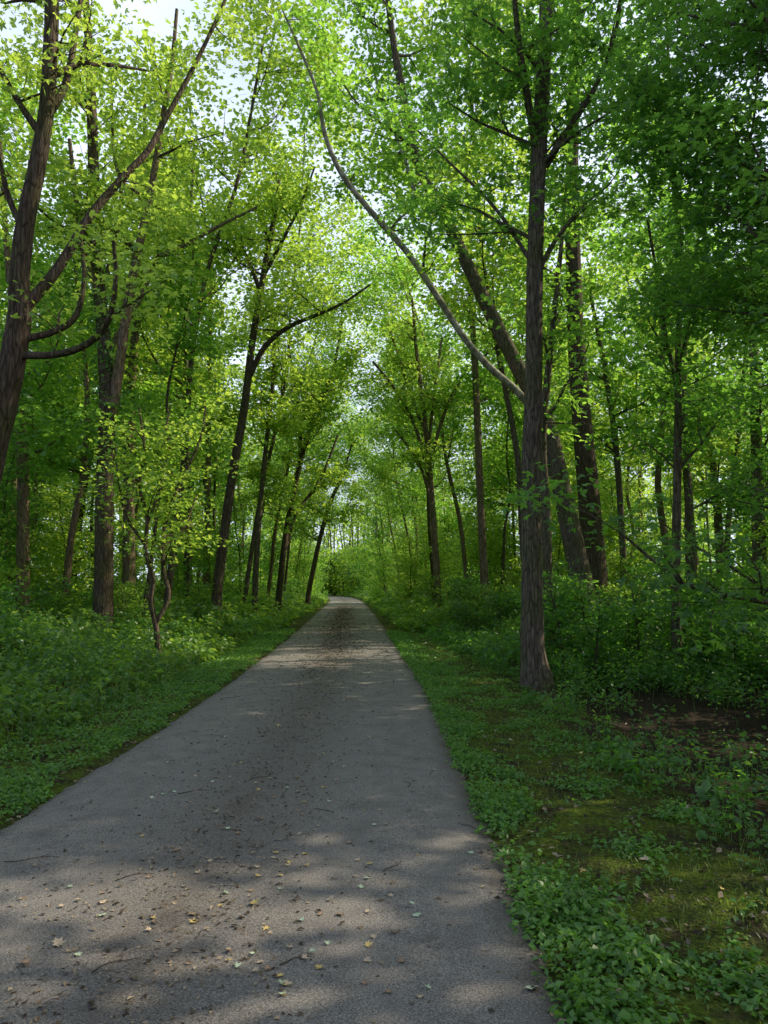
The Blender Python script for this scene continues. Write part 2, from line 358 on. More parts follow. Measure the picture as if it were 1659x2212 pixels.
hero('tree', 'thin left-leaning tree behind and right of the stout upright trunk', 25,
     [(1345, 1170, 14), (1332, 980, 13), (1315, 850, 11), (1292, 720, 9), (1272, 620, 6)], nb=7, Lr=1.9, t0=.45, per=14, ls=.16)
hero('tree', 'grey trunk close behind the slender forked tree on the right', 24,
     [(1492, 1200, 22), (1488, 1080, 18), (1480, 960, 15), (1478, 800, 12), (1486, 600, 10), (1490, 400, 6)], nb=9, Lr=2.2, t0=.42, per=15, ls=.16, lm=M_leafd)
hero('tree', 'short left-leaning dark trunk in the sunny gap near the right border', 29,
     [(1553, 1150, 18), (1546, 1050, 15), (1530, 940, 12), (1502, 800, 8)], nb=6, Lr=2.0, t0=.5, per=12, ls=.17, lm=M_leafl)
hero('tree', 'thin right-leaning trunk in the sunny gap near the right border', 27,
     [(1572, 1150, 12), (1588, 1010, 10), (1602, 860, 8), (1615, 700, 5)], nb=6, Lr=1.8, t0=.5, per=12, ls=.17, lm=M_leafl)
hero('tree', 'dark upright trunk touching the right border of the photo', 21,
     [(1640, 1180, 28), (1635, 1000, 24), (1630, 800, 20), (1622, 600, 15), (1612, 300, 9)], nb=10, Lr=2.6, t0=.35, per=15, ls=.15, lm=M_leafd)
hero('tree', 'dark maple crown reaching in from beyond the upper right border', 8.5,
     [(1830, 1500, 70), (1820, 1000, 58), (1800, 500, 50), (1790, 0, 42), (1795, -400, 26)],
     [[(1805, 560, 24), (1680, 420, 18), (1540, 300, 13), (1400, 220, 7)], [(1800, 330, 22), (1680, 160, 16), (1560, 60, 11), (1440, -40, 6)],
      [(1815, 820, 20), (1700, 700, 15), (1590, 640, 9), (1500, 590, 5)]],
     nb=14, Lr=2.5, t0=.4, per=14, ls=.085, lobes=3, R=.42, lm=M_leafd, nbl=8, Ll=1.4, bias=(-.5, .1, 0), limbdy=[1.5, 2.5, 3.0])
# ---- left side
hero('tree', 'massive curving tree at the left border with low hooked limbs, nearest on the left', 9,
     [(-100, 1350, 84), (-60, 1120, 78), (-12, 930, 68), (24, 790, 57), (42, 680, 50), (42, 600, 43), (55, 480, 40), (80, 360, 37), (100, 240, 34), (108, 120, 32), (112, 0, 31), (110, -180, 26), (100, -380, 16)],
     [[(48, 670, 28), (110, 600, 24), (150, 540, 22), (195, 465, 20), (260, 390, 18), (320, 325, 16), (350, 270, 14), (400, 180, 12), (450, 80, 10), (500, -30, 8)],
      [(40, 735, 18), (120, 715, 15), (165, 680, 13), (182, 600, 11), (175, 520, 8)],
      [(35, 768, 18), (120, 766, 16), (190, 742, 15), (235, 690, 13), (250, 600, 10), (245, 520, 7)],
      [(88, 290, 18), (40, 220, 14), (0, 150, 11), (-50, 80, 7)],
      [(102, 250, 22), (142, 180, 17), (165, 60, 13), (185, -80, 9)],
      [(52, 500, 16), (20, 430, 13), (0, 350, 10), (-30, 250, 7)]],
     nb=3, Lr=1.5, t0=.75, per=9, ls=.075, lobes=3, R=.4, mat=B_brown, lm=M_leafl, nbl=2, Ll=.9, limbdy=[1.5, .5, -.5, 0, 1, 0])
hero('tree', 'ivy-clad tall forked tree left of the path with one stem leaning right', 19,
     [(222, 1385, 46), (224, 1250, 40), (226, 1050, 37), (232, 880, 35), (225, 740, 30), (212, 600, 27), (205, 450, 25), (200, 300, 23), (195, 150, 20), (185, 0, 16), (170, -140, 11)],
     [[(240, 905, 24), (262, 760, 22), (275, 660, 20), (292, 570, 18), (318, 450, 16), (338, 340, 14), (352, 250, 12), (370, 150, 10), (382, 20, 7)],
      [(262, 770, 14), (300, 650, 12), (340, 560, 11), (400, 530, 10), (470, 490, 8), (555, 448, 6)],
      [(215, 640, 16), (180, 540, 13), (165, 440, 11), (150, 300, 8)],
      [(280, 640, 12), (262, 440, 10), (245, 320, 8), (240, 150, 6)]],
     nb=7, Lr=2.4, t0=.6, per=15, ls=.13, mat=B_brown, lm=M_leafl, nbl=4, Ll=1.8, ivy=(4.5, 12), limbmat=B_red)
hero('tree', 'pale grey straight trunk just right of and behind the ivy-clad forked tree', 27,
     [(278, 1250, 28), (278, 1100, 25), (280, 900, 22), (290, 740, 18), (302, 600, 15), (312, 400, 11), (312, 200, 7)], nb=9, Lr=2.8, t0=.55, per=14, ls=.17, lm=M_leafl, mat=B_red)
hero('tree', 'upright brown trunk between the massive curving tree and the ivy-clad tree', 20,
     [(48, 1290, 28), (50, 1100, 25), (48, 960, 23), (40, 850, 21), (30, 700, 17), (12, 500, 13), (0, 300, 8)], nb=8, Lr=2.5, t0=.45, per=15, ls=.14, mat=B_red)
hero('small_tree', 'small crooked double-stemmed tree in the undergrowth right of the ivy-clad tree', 17,
     [(338, 1360, 12), (326, 1300, 11), (330, 1250, 10), (314, 1190, 9), (318, 1120, 8), (302, 1050, 7), (312, 970, 6), (300, 880, 4)],
     [[(342, 1350, 11), (364, 1290, 10), (354, 1235, 10), (352, 1175, 9), (362, 1110, 8), (390, 1040, 7), (432, 950, 5), (445, 870, 3)],
      [(352, 1190, 7), (390, 1150, 6), (425, 1070, 4)], [(316, 1130, 7), (345, 1050, 6), (352, 960, 5), (370, 870, 3)], [(315, 1180, 6), (275, 1120, 5), (255, 1040, 4), (250, 960, 2)]],
     nb=4, Lr=1.3, t0=.65, per=9, ls=.1, R=.45, mat=B_brown, nbl=4, Ll=1.1, limbdy=[.5, .8, .2, -.2], lm=M_leafl)
hero('tree', 'slightly leaning tree left of the path whose side limb arches right above it', 26,
     [(470, 1270, 23), (485, 1150, 21), (505, 1010, 20), (528, 880, 18), (545, 740, 16), (560, 650, 15), (575, 560, 13), (592, 470, 10), (604, 380, 6)],
     [[(538, 810, 13), (570, 752, 12), (620, 708, 10), (680, 682, 8), (740, 655, 6), (800, 615, 4)], [(560, 640, 11), (540, 570, 9), (508, 505, 7), (480, 440, 4)],
      [(570, 590, 10), (610, 520, 8), (650, 440, 6), (680, 360, 4)]],
     nb=5, Lr=2.2, t0=.65, per=12, ls=.14, mat=B_brown, lm=M_leafl, nbl=4, Ll=1.7)
hero('tree', 'thin straight dark tree between the crooked small tree and the arching-limb tree', 30,
     [(405, 1270, 19), (407, 1150, 16), (405, 950, 14), (402, 750, 12), (405, 560, 10), (413, 440, 8), (420, 300, 5)], nb=9, Lr=2.2, t0=.5, per=15, ls=.18, lm=M_leafl)
hero('tree', 'thin light tree immediately left of the arching-limb tree', 34,
     [(446, 1250, 14), (450, 1000, 12), (452, 800, 10), (456, 620, 8), (460, 450, 5)], nb=8, Lr=2.4, t0=.5, per=14, ls=.19, lm=M_leafl, mat=B_red)
hero('tree', 'dark tree with two stems leaning right over the left side of the path', 38,
     [(603, 1285, 14), (618, 1150, 13), (640, 1040, 11), (668, 930, 10), (700, 850, 9), (722, 790, 7), (740, 690, 5)],
     [[(628, 1100, 10), (648, 980, 9), (645, 870, 8), (625, 760, 5)], [(610, 1200, 9), (640, 1110, 8), (690, 1040, 7), (730, 940, 4)]],
     nb=7, Lr=2.7, t0=.55, per=12, ls=.19, mat=B_brown, nbl=3, Ll=2.0, lm=M_leafl)
hero('tree', 'distant thin tree leaning right where the left verge meets the vanishing path', 52,
     [(668, 1275, 11), (690, 1170, 10), (712, 1090, 9), (738, 1030, 7), (760, 960, 4)], nb=8, Lr=2.8, t0=.5, per=12, ls=.22, mat=B_brown, lm=M_leafl)
hero('tree', 'thin grey trunk behind and between the two leftmost large trees', 26,
     [(150, 1190, 15), (165, 1100, 14), (182, 1000, 12), (188, 850, 11), (170, 650, 9), (150, 450, 6)], nb=9, Lr=2.4, t0=.5, per=15, ls=.17, mat=B_red)
hero('tree', 'slim upright tree between the arching-limb tree and the two-stemmed leaning tree', 33,
     [(552, 1250, 13), (560, 1120, 12), (575, 960, 10), (590, 820, 8), (596, 680, 5)], nb=7, Lr=2.2, t0=.5, per=13, ls=.19, lm=M_leafl)

# ---------------------------------------------------------------- copies
def proto(name, Ht, r0, z0, nb, Lr, per, ls, R, lm, mat, lean=.4, mx=2, seg=9, az=None, bias=(0, 0, 0)):
    t = empty(name, (0, 0, 0))
    z = np.linspace(-.3, Ht, seg); a = rng.random()*6.28 if az is None else az
    off = np.cumsum(rng.normal(0, .22*Ht/20, (seg, 2)), 0)+np.outer((np.maximum(z, 0)/Ht)**1.5, [math.cos(a)*lean, math.sin(a)*lean])
    off -= off[0]
    pp, rr = smooth_path(np.column_stack([off, z]), r0*(1-.85*np.linspace(0, 1, seg))+.01, 3)
    rr[0] *= 1.4
    V, Q = tube(pp, rr, 8); quads('trunk', V, Q, mat, t, smooth=True)
    tl = []; sp = []
    crown_on(pp, rr, nb, Lr, z0/Ht, tl, sp, mx=mx, bias=bias)
    tubes_obj('branches', tl, mat, t, np.zeros(3))
    V, va = leaves(sp, rng.uniform(.6, 1.3, len(sp))*R, per, ls); leaf_obj('crown', V, va, lm, t)
    return t
used = set()
def dup(root, loc, rz, sc, label, cat, group=None):
    if root.name not in used:
        r = root; used.add(root.name)
    else:
        r = root.copy(); C.objects.link(r)
        if 'group' in r: del r['group']
        for ch in root.children:
            c = ch.copy(); C.objects.link(c); c.parent = r
    r.location = [float(q) for q in loc]; r.rotation_euler = (0, 0, float(rz)); r.scale = (float(sc),)*3
    return tag(r, label, cat, group)
tall = [proto('woodland_tree', rng.uniform(17, 23), rng.uniform(.09, .17), rng.uniform(5, 9), 16, 3.2, 9, .185, .7, [M_leaf, M_leafl, M_leaf, M_leafl, M_leafl][i], [B_grey, B_brown, B_red, B_brown, B_red][i], lean=rng.uniform(.3, 2)) for i in range(5)]
shade = [proto('woodland_tree', 18+i, .2, 4.5, 25, 3.6, 17, .2, .6, M_leafd, B_grey, lean=1) for i in range(2)]  # extra-dense crowns, made for the unseen trees that shade the path
arch = [proto('arching_tree', rng.uniform(22, 25), rng.uniform(.1, .13), 8.5, 18, 4.0, 9, .175, .75, [M_leafl, M_leafl, M_leaf][i], [B_brown, B_grey, B_red][i], lean=[4.2, 3.2, 4.6][i], az=0, bias=(.4, 0, 0)) for i in range(3)]
pole = [proto('slim_tree', rng.uniform(11, 16), rng.uniform(.05, .08), rng.uniform(3.5, 6), 10, 1.9, 10, .155, .55, [M_leafl, M_leaf, M_leafl][i], [B_grey, B_brown, B_red][i], lean=rng.uniform(.8, 2.4)) for i in range(3)]
small = [proto('leafy_sapling', rng.uniform(4.5, 7), .045, .5, 13, 1.7, 12, .125, .45, [M_leafl, M_leaf, M_leafd, M_leafl][i], B_brown, lean=.8) for i in range(4)]
bush = [proto('leafy_shrub', rng.uniform(1.3, 2.0), .02, .1, 17, .85, 15, .085, .26, [M_leafd, M_herb, M_herb2][i], B_brown, lean=.3, mx=1, seg=5) for i in range(3)]
def place(protos, n, yr, dr, side, label, cat, group, sr=(.85, 1.15), mind=2.0, keep=None):
    done = []; k = 0; tries = 0
    while k < n and tries < 3000:
        tries += 1
        y = yr[0]+(yr[1]-yr[0])*rng.random(); d = dr[0]+(dr[1]-dr[0])*rng.random()
        x = float(cx(y))+side*d
        if any((x-a)**2+(y-b)**2 < mind**2 for a, b in done): continue
        if keep and not keep(x, y): continue
        done.append((x, y)); k += 1
        dup(protos[rng.integers(len(protos))], (x, y, float(gz(x, y))-.05), rng.random()*6.28, rng.uniform(*sr), label, cat, group)
place(tall, 10, (26, 48), (8, 24), -1, 'tall leafy tree in the woods left of the path, behind the large front trunks', 'tree', 'tall trees in the left woods', mind=3.6)
place(tall, 12, (48, 85), (4.5, 26), -1, 'distant leafy tree in the woods left of the vanishing path', 'tree', 'distant trees left of the path', mind=4)
place(tall, 8, (27, 48), (8, 24), 1, 'tall leafy tree in the woods right of the path, behind the large front trunks', 'tree', 'tall trees in the right woods', mind=3.6)
place(tall, 11, (48, 85), (4.5, 26), 1, 'distant leafy tree in the woods right of the vanishing path', 'tree', 'distant trees right of the path', mind=4)
for x, y, i in [(9.5, 1.5, 0), (12.7, 8.0, 1), (11.5, 14.2, 0)]:  # added out of frame, spaced so sun flecks reach the near path
    dup(shade[i], (x, y, float(gz(x, y))-.05), y*1.3, 1., 'unseen dark leafy tree added beyond the right border to shade the path', 'tree', 'unseen trees added to shade the path')
place(tall, 2, (12, 22), (13, 20), -1, 'leafy tree deep in the woods beyond the left border', 'tree', 'trees deep in the near left woods', mind=4)
place(pole, 20, (21, 50), (5, 20), -1, 'slim bare-stemmed tree among the larger trunks left of the path', 'tree', 'slim trees in the left woods', mind=1.6)
place(pole, 18, (20, 50), (6, 20), 1, 'slim bare-stemmed tree among the larger trunks right of the path', 'tree', 'slim trees in the right woods', mind=1.6)
for x, y, i, s, sd in [(-7.2, 24.5, 0, 1.05, -1), (-6.5, 34, 1, 1.0, -1), (-7.0, 44, 2, .95, -1), (-7.6, 56, 0, .9, -1), (-8.4, 68, 1, .9, -1), (-9.2, 82, 2, .9, -1),
                   (5.2, 26, 1, 1.05, 1), (4.2, 35, 2, .95, 1), (3.2, 45, 0, .95, 1), (2.6, 57, 1, .9, 1), (1.7, 68, 2, .9, 1), (.4, 82, 0, .9, 1)]:
    dup(arch[i], (x, y, float(gz(x, y))-.05), (0 if sd < 0 else math.pi)+rng.normal(0, .2), s,
        'tall tree leaning in from the %s side so its leafy crown closes over the path' % ('left' if sd < 0 else 'right'), 'tree', 'arching trees on the %s' % ('left' if sd < 0 else 'right'))
kl = lambda x, y: y > 24 or abs(x)/y > .5
kr = lambda x, y: y > 25 or x/y > .42
kb = lambda x, y: not (y < 18.5 and abs(x/y+.305) < .055)
place(small, 26, (17, 46), (4.8, 20), -1, 'leafy sapling growing among the trunks left of the path', 'sapling', 'saplings in the left woods', mind=2.0, keep=kl)
place(small, 26, (14, 46), (5.5, 20), 1, 'leafy sapling growing among the trunks right of the path', 'sapling', 'saplings in the right woods', mind=2.0, keep=kr)
place(small, 24, (46, 108), (3.2, 12), -1, 'distant leafy sapling along the left edge of the vanishing path', 'sapling', 'distant saplings left of the path', mind=1.8)
place(small, 34, (34, 112), (3.2, 11), 1, 'distant leafy sapling along the right edge of the vanishing path', 'sapling', 'distant saplings right of the path', mind=1.8, sr=(.9, 1.4))
place(bush, 50, (9.5, 36), (4.4, 11), -1, 'waist-high green shrub in the undergrowth left of the path', 'shrub', 'shrubs left of the path', mind=.9, sr=(.5, 1.0), keep=kb)
place(bush[:1], 26, (13.4, 20), (4.8, 11), 1, 'dark green shrub in the dense bushes behind the thick straight right trunk', 'shrub', 'bushes behind the near right trunk', mind=.8, sr=(.7, 1.2))
place(bush[:2], 16, (6, 13), (6.8, 10), 1, 'dark green shrub on the shaded bank behind the bare soil hollow', 'shrub', 'shrubs on the near right bank', mind=.8, sr=(.7, 1.1))
place(bush, 34, (20, 44), (3.8, 12), 1, 'waist-high green shrub in the undergrowth further along the right side', 'shrub', 'shrubs right of the path', mind=.9, sr=(.8, 1.4))

# ---------------------------------------------------------------- far woods (stuff)
def far_wood(name, n, xr, yr, ls, low=.35, lm=None):
    cc = []; tl = []
    for i in range(n):
        x = rng.uniform(*xr); y = rng.uniform(*yr)
        if abs(x-cx(y)) < 4.5: x = float(cx(y))+math.copysign(rng.uniform(4.5, 8), x-float(cx(y)))
        Ht = rng.uniform(13, 22); z = gz(x, y)
        top = np.array([x+rng.normal(0, 1), y, Ht])
        tl.append((np.array([[x, y, float(z)-.3], [x+rng.normal(0, .3), y, Ht*.5], top]), np.array([.2, .14, .03]), 5))
        m = 75; t = rng.random(m); t = np.where(rng.random(m) < low, t*.4, .3+.7*t)
        w = 3.6*np.sqrt(np.clip(1.05-np.abs(t-.5)*1.7, .05, 1)); a = rng.random(m)*6.28; r = np.sqrt(rng.random(m))*w
        cc.append(np.stack([x+np.cos(a)*r, y+np.sin(a)*r, float(z)+.4+t*Ht], -1))
    cc = np.vstack(cc)
    V1, va = leaves(cc, rng.uniform(.6, 1.5, len(cc)), 12, ls, flat=.35, tilt=.5)
    Vs = []; Qs = []; o = 0
    for a, b, k in tl:
        V, Q = tube(a, b, k); Vs.append(V); Qs.append(Q+o); o += len(V)
    Vt = np.vstack(Vs); Qt = np.vstack(Qs)
    ob = quads(name, np.vstack([Vt, V1]), np.vstack([Qt, len(Vt)+np.arange(len(V1)).reshape(-1, 4)]), [B_grey, lm or M_leafl], var=np.concatenate([np.zeros(len(Vt)), va]))
    mi = np.ones(len(Qt)+len(V1)//4, np.int32); mi[:len(Qt)] = 0
    ob.data.polygons.foreach_set('material_index', mi)
    return ob
tag(far_wood('distant_woods', 60, (-75, -12), (60, 110), .42), 'far-off green woods closing the view left of the path', 'woods', kind='stuff')
tag(far_wood('distant_woods', 60, (6, 75), (60, 130), .42), 'far-off green woods closing the view right of the path', 'woods', kind='stuff')
tag(far_wood('distant_woods', 90, (-20, 12), (112, 158), .5, low=.75), 'hazy woods across the bend where the path disappears', 'woods', kind='stuff')

# ---------------------------------------------------------------- undergrowth (stuff)
def herbs(name, x, y, h, nl, ls, mat, label, cat, lobes=1, spread=.38, lift=0., stems=True, kind='stuff'):
    n = len(x); z = gz(x, y)
    idx = np.repeat(np.arange(n), nl); m = len(idx)
    t = rng.random(m)**.7; th = rng.random(m)*6.283
    lean = rng.normal(0, .18, (n, 2))*h[:, None]
    r = spread*h[idx]*(.35+.65*rng.random(m))*(1.15-.6*t)
    pos = np.stack([x[idx]+lean[idx, 0]*t**2+np.cos(th)*r, y[idx]+lean[idx, 1]*t**2+np.sin(th)*r, z[idx]+lift+h[idx]*(.12+.88*t)], -1)
    nn = np.stack([np.cos(th)*.35, np.sin(th)*.35, 1+0*th], -1)+rng.normal(0, .38, (m, 3)); nn = nrm(nn)
    d = np.stack([np.cos(th), np.sin(th), -.1+0*th], -1)+rng.normal(0, .4, (m, 3)); d = nrm(d-nn*(d*nn).sum(1, keepdims=True))
    dist = np.hypot(x, y)[idx]
    psz = rng.uniform(.6, 1.4, n)[idx]
    L = ls*psz*(.55+.9*rng.random(m))*np.clip(dist/14, .75, 4)**.8
    var = np.clip(.55*rng.random(n)[idx]+.3*rng.random(m)+.15*t, 0, 1)
    V, va = leafgeo(pos, nn, d, L, var, lobes)
    if stems:
        w = .003
        b = np.stack([x, y, z-.02], -1); tp = np.stack([x+lean[:, 0], y+lean[:, 1], z+lift+h*.9], -1); md = (b+tp)/2; md[:, :2] -= lean*.25
        a = np.array([w, 0, 0])
        S = np.concatenate([np.stack([b-a, b+a, md+a, md-a], 1).reshape(-1, 3), np.stack([md-a, md+a, tp+a*.5, tp-a*.5], 1).reshape(-1, 3)])
        V = np.vstack([V, S]); va = np.concatenate([va, np.full(len(S), .3)])
    o = leaf_obj(name, V, va, mat, None)
    return tag(o, label, cat, kind=kind)
def scatter(n, yr, dr, side, power=1.6, bias=1.0, keep=None):
    y = yr[0]+(yr[1]-yr[0])*rng.random(n)**power
    d = dr[0]+(dr[1]-dr[0])*rng.random(n)**bias
    x = cx(y)+side*d
    if keep is not None:
        k = keep(x, y, d) > rng.random(n); x, y, d = x[k], y[k], d[k]
    return x, y, d
def patch(x, y, s=1.0, o=0.):
    return .5+.5*np.sin(x*2.1*s+o+1.3*np.sin(y*1.7*s+o))*np.sin(y*1.9*s+.8*np.sin(x*2.6*s))
def bare(x, y): return (1-np.exp(-(((x-4.2)/2.1)**2+((y-9.4)/2.6)**2)**2))*(((x-2.5)**2*1.3+(y-12)**2*.4) > .8)
x, y, d = scatter(50000, (1.8, 26), (1.62, 3.5), 1, 1.7, 1.2, lambda x, y, d: np.clip(.1+.9*(patch(x, y, 2.3, .5)-.5)+.7*(d < 1.95+.2*np.sin(y*2.3))*(.2+.8*patch(x, y, 1.7, 2.)), 0, 1))
herbs('ground_cover', x, y, .02+.05*rng.random(len(x))+.08*(d < 2.1)*rng.random(len(x))**2, 5, .038, M_creep, 'low bright green creeping plants and moss on the right verge', 'ground cover', spread=.9, stems=False)
x, y, d = scatter(24000, (3.0, 28), (1.54, 3.0), -1, 1.5, 1.1, lambda x, y, d: np.clip(.05+.9*patch(x, y, 1.8), 0, 1)*(d > 1.66+.12*np.sin(y*3.1)*np.sin(y*1.27)))
herbs('ground_cover', x, y, .03+.07*rng.random(len(x)), 5, .04, M_creep, 'low green creeping plants covering the left verge', 'ground cover', spread=.8, stems=False)
for s, lb in ((-1, 'left'), (1, 'right')):
    kp = (lambda x, y, d: (.2+.8*patch(x, y, .7))*(bare(x, y) if s > 0 else 1))
    kp2 = (lambda x, y, d: (1.2*patch(x, y, .9, 2.)-.15)*(bare(x, y)*.5 if s > 0 else 1))
    x, y, d = scatter(3800, (2.4 if s > 0 else 3.5, 30), (2.9 if s > 0 else 2.7, 9.5), s, 1.3, 1.0, kp)
    herbs('undergrowth', x, y, (.25+.7*rng.random(len(x)))*(.4+.85*sst(2.6, 4.8, d))*(.75 if s > 0 else 1), 30, .07 if s < 0 else .06, M_herb if s < 0 else M_leafd, 'dark leafy undergrowth beneath the trees %s of the path' % lb, 'undergrowth')
    x, y, d = scatter(3400, (2.4 if s > 0 else 3.5, 30), (2.9 if s > 0 else 2.6, 9.5), s, 1.3, 1.0, kp2)
    herbs('undergrowth', x, y, (.3+.9*rng.random(len(x))**1.5)*(.4+.8*sst(2.6, 4.8, d))*(.7 if s > 0 else 1), 24, .095 if s < 0 else .065, M_herb2 if s < 0 else M_herb, 'broad-leaved weeds in the undergrowth %s of the path' % lb, 'undergrowth', spread=.3 if s < 0 else .42)
    x, y, d = scatter(7500, (26, 125), (2.2, 22), s, 1.2, 1.1)
    herbs('undergrowth', x, y, .4+1.6*rng.random(len(x))*sst(2, 5, d), 18, .08, M_herb2, 'distant undergrowth beneath the trees %s of the path' % lb, 'undergrowth', stems=False)
    x, y, d = scatter(2800, (8, 34), (8, 26), s, 1.0, 1.0)
    herbs('undergrowth', x, y, .5+1.4*rng.random(len(x)), 24, .09, M_herb, 'shaded undergrowth deep in the %s woods' % lb, 'undergrowth', stems=False)
def grass(n, yr, dr, side, h, label):
    x, y, d = scatter(n, yr, dr, side, 1.5, 1.0, lambda x, y, d: patch(x, y, .8, 1.))
    m = len(x); z = gz(x, y); hh = h*(.5+rng.random(m)); a = rng.random(m)*6.28
    dr_ = np.stack([np.cos(a), np.sin(a)], -1); w = .0025*np.clip(y/8, 1, 3)
    b = np.stack([x, y, z-.01], -1); s = np.stack([-dr_[:, 1]*w, dr_[:, 0]*w, 0*w], -1)
    md = b.copy(); md[:, :2] += dr_*(hh*.15)[:, None]; md[:, 2] += hh*.65
    tp = b.copy(); tp[:, :2] += dr_*(hh*.5)[:, None]; tp[:, 2] += hh*.95
    V = np.concatenate([np.stack([b-s, b+s, md+s, md-s], 1).reshape(-1, 3), np.stack([md-s, md+s, tp+s*.1, tp-s*.1], 1).reshape(-1, 3)])
    tag(leaf_obj('grass', V, np.tile(np.repeat(rng.random(m), 4), 2), M_grass, None), label, 'grass', kind='stuff')
grass(7000, (3.5, 26), (2.5, 6), -1, .32, 'thin grass blades among the plants left of the path')
grass(34000, (2.2, 28), (1.7, 3.9), 1, .04, 'short grass blades on the mossy right verge')

# ---------------------------------------------------------------- litter
n = 26000
y = 2+55*rng.random(n)**1.6; x = cx(y)+np.where(rng.random(n) < .72, rng.normal(-.05, .4, n), rng.uniform(-1.5, 1.6, n))
x = np.clip(x, cx(y)-1.5, cx(y)+1.6)
nn = nrm(np.array([0, 0, 1.])+rng.normal(0, .25, (n, 3))); d = rng.normal(0, 1, (n, 3)); d = nrm(d-nn*(d*nn).sum(1, keepdims=True))
V, va = leafgeo(np.stack([x, y, pz(x, y)+.005], -1), nn, d, (.006+.036*rng.random(n)**2.6)*np.clip(y/9, 1, 2.8), rng.random(n)**.85, 1, .28)
tag(leaf_obj('leaf_litter', V, va, M_litter, None), 'brown leaf crumbs and bits scattered along the middle of the path', 'leaf litter', kind='stuff')
n = 11000
s = np.where(rng.random(n) < .5, -1, 1); y = 2+30*rng.random(n)**1.4; dd = 1.55+4*rng.random(n)**1.6; x = cx(y)+s*dd
nn = nrm(np.array([0, 0, 1.])+rng.normal(0, .3, (n, 3))); d = rng.normal(0, 1, (n, 3)); d = nrm(d-nn*(d*nn).sum(1, keepdims=True))
V, va = leafgeo(np.stack([x, y, gz(x, y)+.016], -1), nn, d, .02+.04*rng.random(n), rng.random(n)**1.5, 1, .3)
tag(leaf_obj('leaf_litter', V, va, M_litter, None), 'brown dead leaves on the soil of both verges', 'leaf litter', kind='stuff')
def flat_mat(name, c, c2):
    m, nt, N, L = newmat(name)
    tc = N.new('ShaderNodeTexCoord'); n1 = N.new('ShaderNodeTexNoise'); n1.inputs['Scale'].default_value = 3; L.new(tc.outputs['Object'], n1.inputs[0])
    r = ramp(N, [(.35, c), (.65, c2)]); L.new(n1.outputs[0], r.inputs[0])
    p = N.new('ShaderNodeBsdfPrincipled'); p.inputs['Roughness'].default_value = .6; L.new(r.outputs[0], p.inputs['Base Color'])
    o = N.new('ShaderNodeOutputMaterial'); L.new(p.outputs[0], o.inputs[0]); return m
LM = {'yellow': flat_mat('yellow_leaf', (.62, .46, .15), (.46, .33, .11)), 'pale green': flat_mat('pale_green_leaf', (.36, .46, .29), (.46, .53, .38)),
      'brown': flat_mat('brown_leaf', (.18, .115, .07), (.33, .22, .14)), 'tan': flat_mat('tan_leaf', (.56, .44, .3), (.4, .3, .2))}
import bmesh
def maple(colour):
    prof = [(0, 0), (.25, -.12), (.2, .12), (.52, .1), (.33, .33), (.55, .62), (.2, .55), (.0, 1.0)]
    sk_ = random.uniform(.75, 1.1); cu = random.uniform(.1, .55)
    out = [Vector((a*sk_, b, 0)) for a, b in prof]+[Vector((-a, b, 0)) for a, b in prof[-2:0:-1]]
    bm = bmesh.new(); c = bm.verts.new((0, .35, .03))
    vs = []
    for p in out:
        vs.append(bm.verts.new((p.x+random.uniform(-.05, .05), p.y+random.uniform(-.05, .05), .02+cu*abs(p.x)+.2*max(0, p.y-.5)+random.uniform(-.02, .07))))
    for i in range(len(vs)): bm.faces.new((c, vs[i], vs[(i+1) % len(vs)]))
    st = [vs[0]]+[bm.verts.new(v) for v in ((.03, -.5, .01), (.01, -.5, .01))]; bm.faces.new(st)
    me = bpy.data.meshes.new('fallen_leaf'); bm.to_mesh(me); bm.free(); me.materials.append(LM[colour]); return me
random.seed(3)
LP = [(600, 1572, 'yellow', .07), (590, 1590, 'yellow', .06), (228, 1990, 'pale green', .08), (222, 1966, 'tan', .1), (545, 1965, 'yellow', .1), (325, 1998, 'yellow', .06), (420, 2010, 'yellow', .08),
      (520, 2022, 'yellow', .07), (480, 1944, 'pale green', .06), (897, 1985, 'pale green', .08), (890, 1958, 'pale green', .05), (1150, 2143, 'pale green', .08), (120, 2060, 'tan', .09), (600, 1855, 'yellow', .06),
      (655, 1857, 'yellow', .06), (700, 1710, 'yellow', .07), (685, 1640, 'tan', .06), (330, 1730, 'pale green', .07), (465, 1765, 'tan', .08), (940, 1670, 'pale green', .06), (485, 1600, 'tan', .07),
      (430, 1900, 'tan', .07), (710, 1955, 'tan', .07), (560, 1780, 'brown', .07), (380, 1850, 'brown', .07), (760, 1830, 'brown', .07), (820, 1760, 'tan', .05), (300, 1810, 'brown', .06), (470, 1690, 'yellow', .06),
      (740, 1520, 'tan', .07), (620, 1510, 'brown', .07), (655, 1545, 'brown', .07), (590, 1540, 'tan', .07), (340, 1600, 'pale green', .07), (575, 1410, 'tan', .08), (700, 1450, 'brown', .09), (1020, 1850, 'pale green', .06),
      (1400, 1890, 'tan', .09), (1265, 1905, 'yellow', .07), (1300, 1690, 'yellow', .08), (1568, 1965, 'yellow', .08), (1255, 1640, 'yellow', .08), (1100, 1610, 'tan', .07), (155, 1928, 'pale green', .05), (60, 2100, 'brown', .08),
      (860, 2090, 'brown', .06), (930, 2150, 'pale green', .05), (490, 2070, 'brown', .07), (640, 1690, 'brown', .06), (800, 1600, 'tan', .06)]
LP += [(random.gauss(600, 170), random.uniform(1440, 2180), random.choice(['tan', 'brown', 'tan', 'yellow', 'pale green', 'brown']), .055) for _ in range(110)]
lm_ = {c: [maple(c) for _ in range(3)] for c in LM}
